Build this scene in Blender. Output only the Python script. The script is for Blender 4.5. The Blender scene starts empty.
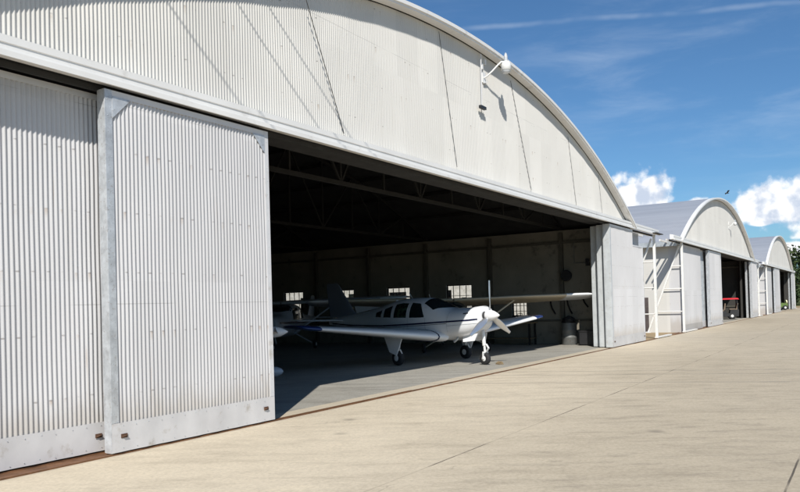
import bpy, math, random
from mathutils import Vector, Matrix
random.seed(7)
PI = math.pi
S = bpy.context.scene
COL = S.collection

# ------------------------------------------------------------------ helpers
class MB:
    """collects geometry for ONE mesh object"""
    def __init__(s):
        s.v = []; s.f = []; s.m = []; s.sm = []
    def add(s, vs, fs, mi=0, smooth=False):
        o = len(s.v); s.v.extend([tuple(p) for p in vs])
        for f in fs:
            s.f.append([o + i for i in f]); s.m.append(mi); s.sm.append(smooth)
        return s
    def box(s, x0, x1, y0, y1, z0, z1, mi=0, faces='all', fm=None):
        vs = [(x0,y0,z0),(x1,y0,z0),(x1,y1,z0),(x0,y1,z0),(x0,y0,z1),(x1,y0,z1),(x1,y1,z1),(x0,y1,z1)]
        fs = {'-z':(0,3,2,1),'+z':(4,5,6,7),'-y':(0,1,5,4),'+x':(1,2,6,5),'+y':(2,3,7,6),'-x':(3,0,4,7)}
        o = len(s.v); s.v.extend(vs)
        for k, f in fs.items():
            s.f.append([o + i for i in f]); s.m.append((fm or {}).get(k, mi)); s.sm.append(False)
        return s
    def obox(s, p0, p1, w, h, mi=0, up=(0,0,1)):
        """bar of rectangular section from p0 to p1"""
        p0 = Vector(p0); p1 = Vector(p1); d = (p1 - p0).normalized(); u = Vector(up)
        if abs(d.dot(u)) > .98: u = Vector((0,1,0)) if abs(d.y) < .9 else Vector((1,0,0))
        r = d.cross(u).normalized(); u = r.cross(d)
        vs = []
        for p in (p0, p1):
            for a, b in ((-1,-1),(1,-1),(1,1),(-1,1)):
                vs.append(p + r*(a*w/2) + u*(b*h/2))
        return s.add(vs, [(3,2,1,0),(4,5,6,7),(0,1,5,4),(1,2,6,5),(2,3,7,6),(3,0,4,7)], mi)
    def tube(s, pts, rad, n=8, mi=0, caps=True):
        pts = [Vector(p) for p in pts]
        rad = rad if isinstance(rad, (list, tuple)) else [rad]*len(pts)
        rings = []
        prev = None
        for i, p in enumerate(pts):
            d = (pts[min(i+1, len(pts)-1)] - pts[max(i-1, 0)]).normalized()
            if prev is None:
                a = Vector((0,0,1)) if abs(d.z) < .9 else Vector((1,0,0))
                r = d.cross(a).normalized()
            else:
                r = (prev - d*prev.dot(d)).normalized()
            prev = r; u = d.cross(r)
            rings.append([p + (r*math.cos(2*PI*k/n) + u*math.sin(2*PI*k/n))*rad[i] for k in range(n)])
        return s.loft(rings, mi, caps)
    def loft(s, rings, mi=0, caps=True, closed=True, smooth=True):
        n = len(rings[0]); vs = [p for r in rings for p in r]; fs = []
        kk = n if closed else n - 1
        for i in range(len(rings)-1):
            for k in range(kk):
                a = i*n + k; b = i*n + (k+1) % n
                fs.append((a, b, b+n, a+n))
        s.add(vs, fs, mi, smooth)
        if caps and closed:
            s.add(rings[0], [tuple(range(n))[::-1]], mi, False)
            s.add(rings[-1], [tuple(range(n))], mi, False)
        return s
    def lathe(s, prof, origin, axis, n=20, mi=0):
        """profile of (distance along axis, radius)"""
        o = Vector(origin); d = Vector(axis).normalized()
        a = Vector((0,0,1)) if abs(d.z) < .9 else Vector((1,0,0))
        r = d.cross(a).normalized(); u = d.cross(r)
        rings = [[o + d*t + (r*math.cos(2*PI*k/n) + u*math.sin(2*PI*k/n))*q for k in range(n)] for t, q in prof]
        return s.loft(rings, mi, True)
    def grid(s, P, mi=0, smooth=True, flip=False):
        """P[i][j] points"""
        n = len(P[0]); vs = [p for r in P for p in r]; fs = []
        for i in range(len(P)-1):
            for j in range(n-1):
                f = (i*n+j, i*n+j+1, (i+1)*n+j+1, (i+1)*n+j)
                fs.append(f[::-1] if flip else f)
        return s.add(vs, fs, mi, smooth)
    def prism(s, poly, axis, a0, a1, mi=0):
        """polygon (u,v) extruded along axis: 'x' -> (y,z), 'y' -> (x,z), 'z' -> (x,y)"""
        def P(u, v, a): return {'x':(a,u,v), 'y':(u,a,v), 'z':(u,v,a)}[axis]
        n = len(poly)
        vs = [P(u, v, a0) for u, v in poly] + [P(u, v, a1) for u, v in poly]
        fs = [tuple(range(n))[::-1], tuple(range(n, 2*n))] + [(i, (i+1) % n, n+(i+1) % n, n+i) for i in range(n)]
        return s.add(vs, fs, mi)
    def build(s, name, mats, parent=None, loc=None, fix=True):
        me = bpy.data.meshes.new(name)
        me.from_pydata(s.v, [], s.f)
        mats = mats if isinstance(mats, (list, tuple)) else [mats]
        for m in mats: me.materials.append(m)
        me.polygons.foreach_set('material_index', s.m)
        me.polygons.foreach_set('use_smooth', s.sm)
        me.update()
        if fix:
            import bmesh
            bm = bmesh.new(); bm.from_mesh(me)
            bmesh.ops.recalc_face_normals(bm, faces=bm.faces); bm.to_mesh(me); bm.free()
        o = bpy.data.objects.new(name, me); COL.objects.link(o)
        if parent is not None: o.parent = parent
        if loc is not None: o.location = loc
        return o

def thing(name, label, cat, loc=(0,0,0), rz=0, group=None, scale=1):
    o = bpy.data.objects.new(name, None); COL.objects.link(o)
    o.location = loc; o.rotation_euler = (0,0,rz); o.scale = (scale,)*3
    o.empty_display_size = .3
    o['label'] = label; o['category'] = cat
    if group: o['group'] = group
    return o
def tag(o, label, cat, group=None):
    o['label'] = label; o['category'] = cat
    if group: o['group'] = group
    return o
def copy_tree(o, parent=None):
    c = o.copy(); COL.objects.link(c)
    if parent is not None: c.parent = parent
    for ch in [k for k in o.children]: copy_tree(ch, c)
    return c

# ------------------------------------------------------------------ materials
def newmat(name):
    m = bpy.data.materials.new(name); m.use_nodes = True
    nt = m.node_tree; nt.nodes.clear()
    return m, nt
class N:
    def __init__(s, nt): s.nt = nt
    def n(s, t, **kw):
        x = s.nt.nodes.new(t)
        for k, v in kw.items(): setattr(x, k, v)
        return x
    def put(s, sock, v):
        if hasattr(v, 'is_output') or isinstance(v, bpy.types.NodeSocket): s.nt.links.new(v, sock)
        else: sock.default_value = v
    def math(s, op, a, b=0.0, clamp=False):
        x = s.n('ShaderNodeMath', operation=op, use_clamp=clamp); s.put(x.inputs[0], a); s.put(x.inputs[1], b); return x.outputs[0]
    def vmath(s, op, a, b=(0,0,0), out=0):
        x = s.n('ShaderNodeVectorMath', operation=op); s.put(x.inputs[0], a); s.put(x.inputs[1], b); return x.outputs[out]
    def coord(s, k='Object'): return s.n('ShaderNodeTexCoord').outputs[k]
    def mapping(s, v, scale=(1,1,1), loc=(0,0,0), rot=(0,0,0)):
        x = s.n('ShaderNodeMapping'); s.put(x.inputs[0], v); x.inputs[1].default_value = loc; x.inputs[2].default_value = rot; x.inputs[3].default_value = scale; return x.outputs[0]
    def noise(s, v, scale, detail=4, rough=.55, dist=0, out=0):
        x = s.n('ShaderNodeTexNoise'); s.put(x.inputs['Vector'], v); x.inputs['Scale'].default_value = scale; x.inputs['Detail'].default_value = detail
        x.inputs['Roughness'].default_value = rough; x.inputs['Distortion'].default_value = dist; return x.outputs[out]
    def ramp(s, f, *stops):
        x = s.n('ShaderNodeValToRGB'); s.put(x.inputs[0], f); e = x.color_ramp.elements
        while len(e) < len(stops): e.new(.5)
        for el, (p, c) in zip(e, stops):
            el.position = p; el.color = (*c, 1) if isinstance(c, (tuple, list)) else (c, c, c, 1)
        return x.outputs[0]
    def mix(s, f, a, b, mode='MIX'):
        x = s.n('ShaderNodeMix', data_type='RGBA', blend_type=mode); s.put(x.inputs[0], f)
        s.put(x.inputs[6], (*a, 1) if isinstance(a, tuple) and len(a) == 3 else a); s.put(x.inputs[7], (*b, 1) if isinstance(b, tuple) and len(b) == 3 else b); return x.outputs[2]
    def smooth(s, v, a, b, lo=0.0, hi=1.0):
        x = s.n('ShaderNodeMapRange', interpolation_type='SMOOTHSTEP'); s.put(x.inputs[0], v)
        for i, q in enumerate((a, b, lo, hi)): s.put(x.inputs[i+1], q)
        return x.outputs[0]
    def out(s, col, rough=.5, metal=0.0, bump=None, bs=.3, bd=.01, spec=.5, alpha=None, **kw):
        p = s.n('ShaderNodeBsdfPrincipled'); s.put(p.inputs['Base Color'], (*col, 1) if isinstance(col, tuple) and len(col) == 3 else col)
        s.put(p.inputs['Roughness'], rough); s.put(p.inputs['Metallic'], metal); p.inputs['Specular IOR Level'].default_value = spec
        for k, v in kw.items(): s.put(p.inputs[k], v)
        if bump is not None:
            b = s.n('ShaderNodeBump'); b.inputs['Strength'].default_value = bs; b.inputs['Distance'].default_value = bd; s.put(b.inputs['Height'], bump); s.nt.links.new(b.outputs[0], p.inputs['Normal'])
        o = s.n('ShaderNodeOutputMaterial'); s.nt.links.new(p.outputs[0], o.inputs[0]); return p

def simple(name, col, rough=.5, metal=0.0, var=.12, scale=3.0, spec=.5, dirt=None, **kw):
    m, nt = newmat(name); k = N(nt); c = k.coord()
    f = k.noise(c, scale, 5, .6)
    lo = tuple(max(0, x*(1-var)) for x in col); hi = tuple(min(1, x*(1+var)) for x in col)
    colr = k.ramp(f, (.3, lo), (.7, hi))
    if dirt:
        d = k.noise(c, scale*2.7, 6, .65); colr = k.mix(k.smooth(d, .56, .72, 0, .8), colr, dirt)
    k.out(colr, rough, metal, bump=k.noise(c, scale*12, 3), bs=.06, spec=spec, **kw)
    return m

def sheet_paint(name, base, var=.05, rustamt=.5, rough=.5, grime=False):
    """painted corrugated iron: sheet-to-sheet tone, run-off streaks, chalky patches, rust freckles"""
    m, nt = newmat(name); k = N(nt); c = k.coord()
    sep = k.n('ShaderNodeSeparateXYZ'); k.put(sep.inputs[0], c)
    sh = k.math('FLOOR', k.math('ADD', k.math('MULTIPLY', k.math('ADD', sep.outputs[0], sep.outputs[1]), 1/.813), k.math('MULTIPLY', k.math('FLOOR', k.math('MULTIPLY', sep.outputs[2], 1/2.1)), 7.3)))
    wn = k.n('ShaderNodeTexWhiteNoise', noise_dimensions='1D'); k.put(wn.inputs['W'], sh)
    tone = k.math('ADD', k.math('MULTIPLY', wn.outputs[0], var*1.3), 1-var*.65)
    st = k.noise(k.mapping(c, (7,7,.35)), 1.0, 5, .65)
    big = k.noise(c, .55, 4, .6)
    col = k.ramp(big, (.3, tuple(x*.93 for x in base)), (.7, base))
    col = k.mix(k.smooth(st, .55, .8, 0, .35), col, (base[0]*.78, base[1]*.76, base[2]*.72))
    vm = k.n('ShaderNodeVectorMath', operation='SCALE'); k.put(vm.inputs[0], col); k.put(vm.inputs[3], tone); col = vm.outputs[0]
    fr = k.noise(k.mapping(c, (5,5,2.2)), 2.2, 7, .72)
    col = k.mix(k.smooth(fr, .70, .78, 0, rustamt), col, (.26,.14,.075))
    if grime:   # splashed dirt and rust creeping up from the kick plate
        gn = k.math('ADD', sep.outputs[2], k.math('MULTIPLY', k.noise(k.mapping(c, (3.5,3.5,.8)), 1.6, 5, .65), -.75))
        col = k.mix(k.smooth(gn, .45, -.05, 0, .5), col, (.33,.29,.24))
        rr_ = k.noise(k.mapping(c, (9,9,.5)), 1.0, 4, .6)
        col = k.mix(k.smooth(rr_, .66, .76, 0, .38), col, (.34,.25,.17))
    def near0(v, pitch):
        return k.math('MULTIPLY', k.math('SUBTRACT', .5, k.math('ABSOLUTE', k.math('SUBTRACT', k.math('FRACT', k.math('DIVIDE', v, pitch)), .5))), pitch)
    hz = k.math('ADD', sep.outputs[2], k.math('MULTIPLY', k.noise(c, 1.7, 2), .03))
    nd = k.math('ADD', k.math('POWER', near0(hz, .74), 2.0), k.math('POWER', near0(k.math('ADD', sep.outputs[0], sep.outputs[1]), .1791), 2.0))
    nl = k.math('MULTIPLY', k.smooth(nd, .00004, .00016, .55, 0), k.smooth(k.noise(c, 3.1, 3), .40, .55))
    run = k.math('MULTIPLY', k.smooth(near0(k.math('ADD', sep.outputs[0], sep.outputs[1]), .1791), .004, .012, 1, 0), k.math('MULTIPLY', k.smooth(k.math('FRACT', k.math('DIVIDE', hz, .74)), .80, 1.0), k.smooth(k.noise(c, 2.3, 3), .52, .66, 0, .5)))
    col = k.mix(run, col, (.32,.24,.17))
    col = k.mix(nl, col, (.13,.11,.10))
    lap = k.math('MULTIPLY', k.smooth(near0(k.math('ADD', sep.outputs[2], .62), 2.44), .003, .007, .5, 0), k.smooth(k.noise(c, 1.1, 3), .40, .55))
    col = k.mix(lap, col, (.24,.235,.23))
    k.out(col, k.ramp(st, (.3, rough-.08), (.7, rough+.1)), 0, bump=k.noise(c, 6, 4), bs=.12, bd=.01, spec=.35)
    return m

def make_mats():
    M = {}
    M['sheet'] = sheet_paint('white_painted_corrugated_iron', (.575,.562,.532), .06)
    M['sheet_door'] = sheet_paint('white_painted_door_sheet', (.525,.52,.525), .075, .4, grime=True)
    M['flat'] = simple('white_painted_flat_steel', (.60,.60,.61), .45, 0, .07, 1.1, dirt=(.42,.39,.35))
    M['skirt'] = simple('grey_white_skirt_plate', (.585,.575,.575), .42, .05, .09, 1.5, dirt=(.40,.37,.33))
    M['fascia'] = simple('white_header_steel', (.74,.73,.71), .45, 0, .06, .9, dirt=(.55,.53,.50))
    M['galv'] = simple('galvanised_steel', (.52,.54,.56), .38, .35, .22, 9, dirt=(.30,.27,.24))
    M['galv3'] = simple('pale_galvanised_edge', (.50,.525,.54), .5, .1, .10, 4, dirt=(.38,.36,.33))
    M['galv2'] = simple('weathered_galvanised_steel', (.42,.45,.47), .45, .3, .25, 6, dirt=(.30,.26,.22))
    M['frame'] = simple('white_painted_tube', (.74,.73,.70), .4, 0, .06, 4, dirt=(.5,.42,.34))
    M['rust'] = simple('rusty_steel', (.10,.052,.030), .85, .1, .4, 6, dirt=(.09,.045,.03))
    M['rail'] = simple('worn_rusty_rail', (.22,.11,.055), .6, .5, .4, 5, dirt=(.10,.06,.04))
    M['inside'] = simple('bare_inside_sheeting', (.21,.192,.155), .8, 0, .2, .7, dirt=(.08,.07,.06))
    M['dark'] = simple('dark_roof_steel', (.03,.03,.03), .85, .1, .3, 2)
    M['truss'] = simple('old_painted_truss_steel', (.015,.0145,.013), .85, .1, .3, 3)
    M['black'] = simple('black_rubber', (.018,.018,.02), .75, 0, .3, 20)
    M['blackp'] = simple('black_paint', (.02,.02,.022), .45, 0, .2, 8)
    M['door'] = simple('dark_weathered_door', (.075,.06,.058), .6, 0, .35, 3, dirt=(.15,.12,.1))
    M['lampwhite'] = simple('white_enamel', (.70,.70,.69), .3, 0, .03, 8)
    M['lampgrey'] = simple('grey_lamp_glass', (.45,.47,.49), .25, 0, .06, 8)
    M['wood'] = simple('old_timber', (.20,.145,.08), .8, 0, .3, 14)
    M['drum'] = simple('grey_painted_drum', (.15,.155,.15), .5, .1, .2, 6, dirt=(.12,.08,.05))
    M['cable'] = simple('dark_cable', (.06,.06,.055), .6, .2, .1, 5)
    M['metal'] = simple('polished_aluminium', (.62,.63,.64), .28, .85, .08, 6)
    M['chrome'] = simple('spinner_white', (.82,.82,.83), .18, .0, .02, 6)
    # aircraft paints
    def paint(n, c, rough=.22):
        return simple(n, c, rough, 0, .025, 2.0, spec=.5, **{'Coat Weight': .35, 'Coat Roughness': .08})
    M['awhite'] = paint('gloss_white_aircraft_paint', (.80,.81,.83))
    M['anavy'] = paint('navy_blue_stripe_paint', (.012,.016,.055))
    M['afin_shade'] = paint('shade_toned_fin_paint', (.20,.225,.28), .35)  # fin darker than the fuselage: shade at the tail put into the colour
    M['ablue'] = paint('blue_wingtip_paint', (.016,.042,.17))
    M['abeige'] = paint('cream_aircraft_paint', (.44,.375,.27), .35)
    M['agrey'] = paint('pale_grey_aircraft_paint', (.45,.47,.52), .3)
    M['ared'] = paint('red_aircraft_paint', (.62,.02,.035), .3)
    M['ayellow'] = paint('yellow_green_tug_paint', (.10,.16,.035), .4)
    M['seat'] = simple('brown_seat_vinyl', (.17,.125,.09), .5, 0, .1, 6)
    M['acream'] = paint('cream_lens_paint', (.78,.74,.50), .3)
    M['post'] = simple('painted_wall_post', (.085,.078,.062), .8, 0, .2, 3)
    M['inside_shade'] = simple('shade_darkened_sheeting', (.035,.033,.03), .85, 0, .3, .7)  # same sheeting for the far hangars, interior shade put into its colour
    # roof
    m, nt = newmat('pale_blue_grey_roof_iron'); k = N(nt); c = k.coord()
    a = k.noise(k.mapping(c, (1.5,.06,1.5)), 1.6, 5, .6); b = k.noise(c, .5, 4, .6)
    col = k.ramp(a, (.3, (.31,.33,.37)), (.7, (.40,.42,.46)))
    col = k.mix(k.smooth(b, .5, .75, 0, .4), col, (.46,.46,.48))
    sep = k.n('ShaderNodeSeparateXYZ'); k.put(sep.inputs[0], c)
    seam = k.math('ABSOLUTE', k.math('SUBTRACT', k.math('FRACT', k.math('MULTIPLY', sep.outputs[0], 1/1.9)), .5))
    col = k.mix(k.smooth(seam, .0, .02, .45, 0), col, (.27,.28,.31))
    rib = k.n('ShaderNodeTexWave', wave_type='BANDS', bands_direction='Y'); k.put(rib.inputs[0], c); rib.inputs['Scale'].default_value = 4.6
    rs = k.noise(k.mapping(c, (3,.5,3)), 1.1, 7, .7); oi = k.n('ShaderNodeObjectInfo')
    col = k.mix(k.smooth(rs, .60, .78, 0, .45), col, (.27,.22,.19)); col = k.mix(k.math('MULTIPLY', oi.outputs['Random'], .22), col, (.26,.27,.30))
    k.out(col, .5, .15, bump=rib.outputs['Fac'], bs=.5, bd=.02, spec=.4); M['roof'] = m
    # windows
    m, nt = newmat('clear_window_glass'); k = N(nt)
    t = k.n('ShaderNodeBsdfTransparent'); g = k.n('ShaderNodeBsdfGlossy'); g.inputs['Roughness'].default_value = .03
    f = k.n('ShaderNodeFresnel'); f.inputs[0].default_value = 1.45
    x = k.n('ShaderNodeMixShader'); k.put(x.inputs[0], f.outputs[0]); k.put(x.inputs[1], t.outputs[0]); k.put(x.inputs[2], g.outputs[0])
    gc = k.coord(); k.put(t.inputs[0], k.ramp(k.noise(gc, 5, 5, .7), (.35, (.99,.99,.98)), (.75, (.74,.74,.70))))
    o = k.n('ShaderNodeOutputMaterial'); k.put(o.inputs[0], x.outputs[0]); M['glass'] = m
    m, nt = newmat('tinted_cabin_glass'); k = N(nt); k.out((.012,.02,.024), .06, 0, spec=.6); M['cabin'] = m
    m, nt = newmat('green_cabin_interior_glass'); k = N(nt); c = k.coord()
    k.out(k.ramp(k.noise(c, 7, 3), (.5, (.012,.02,.02)), (.62, (.05,.09,.05))), .08, 0, spec=.6); M['cabin2'] = m
    # concrete apron
    def concrete(name, c1, c2, c3, streak=1.0, joints=True):
        m, nt = newmat(name); k = N(nt); c = k.coord()
        st = k.noise(c, .42, 7, .68, .5)
        st2 = k.noise(k.mapping(k.mapping(c, rot=(0,0,1.0)), (.42,1.25,1), (3,7,0)), 1.6, 8, .72, .2)
        st3 = k.noise(k.mapping(k.mapping(c, rot=(0,0,1.12)), (.16,1.6,1), (1,2,0)), 1.5, 7, .7, .25)
        cr_ = k.mapping(c, rot=(0,0,1.0))
        pt = k.noise(c, .11, 4, .55, .3); fine = k.noise(c, 22, 7, .72); gr = k.noise(c, 110, 3, .6); mid = k.noise(c, 3.4, 6, .7, .4)
        col = k.ramp(pt, (.32, c1), (.66, c2))
        col = k.mix(k.smooth(st, .44, .76, 0, .24*streak), col, c3)
        col = k.mix(k.smooth(st2, .47, .74, 0, .40*streak), col, (c3[0]*.74, c3[1]*.72, c3[2]*.70))
        col = k.mix(k.smooth(st3, .50, .74, 0, .34*streak), col, (c3[0]*.80, c3[1]*.77, c3[2]*.73))
        col = k.mix(k.smooth(st2, .44, .30, 0, .45), col, (min(1,c2[0]*1.10), min(1,c2[1]*1.09), c2[2]*1.05))
        col = k.mix(k.smooth(mid, .46, .76, 0, .24), col, (c3[0]*.78, c3[1]*.76, c3[2]*.73))
        col = k.mix(k.math('MULTIPLY', k.smooth(fine, .38, .68), .30), col, (c3[0]*.68, c3[1]*.66, c3[2]*.62))
        col = k.mix(k.smooth(gr, .60, .74, 0, .38), col, (c3[0]*.55, c3[1]*.52, c3[2]*.48))
        if joints:   # the taxi lane is greyer than the strip along the doors
            sp = k.n('ShaderNodeSeparateXYZ'); k.put(sp.inputs[0], c)
            lane = k.smooth(k.math('ADD', k.math('ADD', sp.outputs[1], k.math('MULTIPLY', sp.outputs[0], -.10)), k.math('MULTIPLY', k.math('SUBTRACT', st, .5), 5.0)), -2.4, -6.8, 0, .85)
            col = k.mix(lane, col, k.mix(1.0, col, (.74,.73,.715), 'MULTIPLY'))
            tex = k.noise(k.mapping(cr_, (.40,1.3,1), (9,2,0)), 3.4, 8, .75, .15)
            col = k.mix(k.math('MULTIPLY', k.smooth(tex, .48, .72, 0, .55), k.math('ADD', lane, .25)), col, (.25,.215,.165))
        # drips of oil
        vo = k.n('ShaderNodeTexVoronoi', feature='F1'); k.put(vo.inputs['Vector'], k.mapping(c, (.9,.9,.9))); vo.inputs['Scale'].default_value = .8; vo.inputs['Randomness'].default_value = 1
        spot = k.smooth(k.math('ADD', vo.outputs['Distance'], k.math('MULTIPLY', fine, .16)), .10, .20, .55, 0)
        wn = k.smooth(k.noise(c, .35, 2), .52, .62)
        col = k.mix(k.math('MULTIPLY', spot, wn), col, (.13,.115,.095))
        # hairline cracks
        vc = k.n('ShaderNodeTexVoronoi', feature='DISTANCE_TO_EDGE'); wob = k.vmath('ADD', c, k.vmath('MULTIPLY', k.noise(c, 1.3, 4, .6, 0, 1), (.9,.9,0)))
        k.put(vc.inputs['Vector'], wob); vc.inputs['Scale'].default_value = .16
        cr = k.math('MULTIPLY', k.smooth(vc.outputs['Distance'], .0, .0022, .30, 0), k.smooth(k.noise(c, .5, 2), .5, .6))
        col = k.mix(cr, col, (.10,.085,.07))
        if joints:
            sep = k.n('ShaderNodeSeparateXYZ'); k.put(sep.inputs[0], k.vmath('ADD', c, k.vmath('MULTIPLY', k.noise(c, 3, 3, .6, 0, 1), (.015,.015,0))))
            def line(s_, off, pitch, w):
                q = k.math('FRACT', k.math('DIVIDE', k.math('SUBTRACT', s_, off), pitch))
                q = k.math('MULTIPLY', k.math('ABSOLUTE', k.math('SUBTRACT', q, .5)), pitch)
                return k.smooth(k.math('SUBTRACT', pitch/2, q), w*.5, w, 1, 0)
            ly = line(sep.outputs[1], -7.06+.01, 3.3, .013); lx = line(sep.outputs[0], 1.8, 7.4, .014)
            ly = k.math('MULTIPLY', k.math('MULTIPLY', ly, k.math('LESS_THAN', sep.outputs[1], -2.0)), k.smooth(k.noise(c, .7, 3), .42, .62, .22, .95)); lx = k.math('MULTIPLY', lx, k.smooth(k.noise(c, .7, 3), .54, .66, 0, .3))
            col = k.mix(k.math('MAXIMUM', lx, ly), col, (.09,.075,.06))
        k.out(col, k.ramp(fine, (.3, .72), (.7, .92)), 0, bump=k.math('ADD', fine, k.math('MULTIPLY', gr, .5)), bs=.25, bd=.006, spec=.25)
        return m
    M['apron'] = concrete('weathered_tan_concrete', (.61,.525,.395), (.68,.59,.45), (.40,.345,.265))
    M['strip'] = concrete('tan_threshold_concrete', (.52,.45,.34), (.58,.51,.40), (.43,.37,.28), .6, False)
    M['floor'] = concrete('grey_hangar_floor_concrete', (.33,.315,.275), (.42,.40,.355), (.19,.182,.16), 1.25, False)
    # dirt, grass
    m, nt = newmat('sandy_dirt'); k = N(nt); c = k.coord()
    a = k.noise(c, .9, 6, .65); b = k.noise(c, 18, 5, .7)
    col = k.mix(k.math('MULTIPLY', b, .5), k.ramp(a, (.3, (.33,.24,.14)), (.7, (.44,.34,.21))), (.22,.16,.09))
    k.out(col, .95, 0, bump=b, bs=.5, bd=.02, spec=.1); M['dirt'] = m
    m, nt = newmat('dry_field_grass'); k = N(nt); c = k.coord()
    a = k.noise(c, .08, 6, .65); b = k.noise(c, 4, 5, .7)
    col = k.mix(k.math('MULTIPLY', b, .6), k.ramp(a, (.3, (.075,.095,.03)), (.7, (.13,.13,.05))), (.05,.06,.02))
    k.out(col, .95, 0, bump=b, bs=.6, bd=.05, spec=.1); M['grass'] = m
    # trees
    m, nt = newmat('tree_leaves'); k = N(nt); c = k.coord()
    g = k.n('ShaderNodeNewGeometry')
    col = k.ramp(g.outputs['Random Per Island'], (0, (.022,.038,.014)), (.6, (.040,.062,.022)), (1, (.065,.088,.032)))
    k.out(col, .75, 0, spec=.2); M['leaf'] = m
    M['bark'] = simple('tree_bark', (.10,.075,.055), .9, 0, .3, 3)
    M['bird'] = simple('dark_feathers', (.03,.03,.032), .8, 0, .2, 20)
    return M
M = make_mats()

# ------------------------------------------------------------------ setting
def plane(name, x0, x1, y0, y1, z, mat):
    o = MB().add([(x0,y0,z),(x1,y0,z),(x1,y1,z),(x0,y1,z)], [(0,1,2,3)]).build(name, mat, fix=False)
    o['kind'] = 'structure'; return o
plane('ground', -2500, 2500, -2500, 2500, -.05, M['grass'])
plane('apron', -70, 128, -75, -.12, 0, M['apron'])

HW = 13.0          # half width to the side walls
RH = 13.55         # half width of the roof
DEPTH = 27.0
APEX, SPRING = 7.90, 4.52
RISE = APEX - SPRING
RAD = (RH*RH + RISE*RISE)/(2*RISE)
def arch(dx): return APEX - RAD + math.sqrt(max(0, RAD*RAD - dx*dx))
H = 4.45
XC = (15.6, 51.2, 86.8)
LAM, AMP = .0597, .0082

def corr(mb, x0, x1, zb, zt, y, lam=LAM, amp=AMP, seg=8, mi=0, rows=1):
    """vertical corrugated sheet facing -y; zb/zt functions of x"""
    n = max(4, int((x1-x0)/lam*seg)); P = []
    for j in range(rows+1):
        u = j/rows; row = []
        for i in range(n+1):
            x = x0 + (x1-x0)*i/n; z = zb(x) + (zt(x)-zb(x))*u
            d = 0 if rows == 1 else .0035*math.sin(x*2.3+z*1.7)*math.sin(z*2.1-x*.9+1) + .0022*math.sin(x*6.1-z*3.3+2)
            row.append((x, y - amp*math.cos(2*PI*x/lam + (0 if rows == 1 else .25*math.sin(z*.9+x*1.3))) + d, z))
        P.append(row)
    mb.grid(P, mi, True)
    return mb

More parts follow.
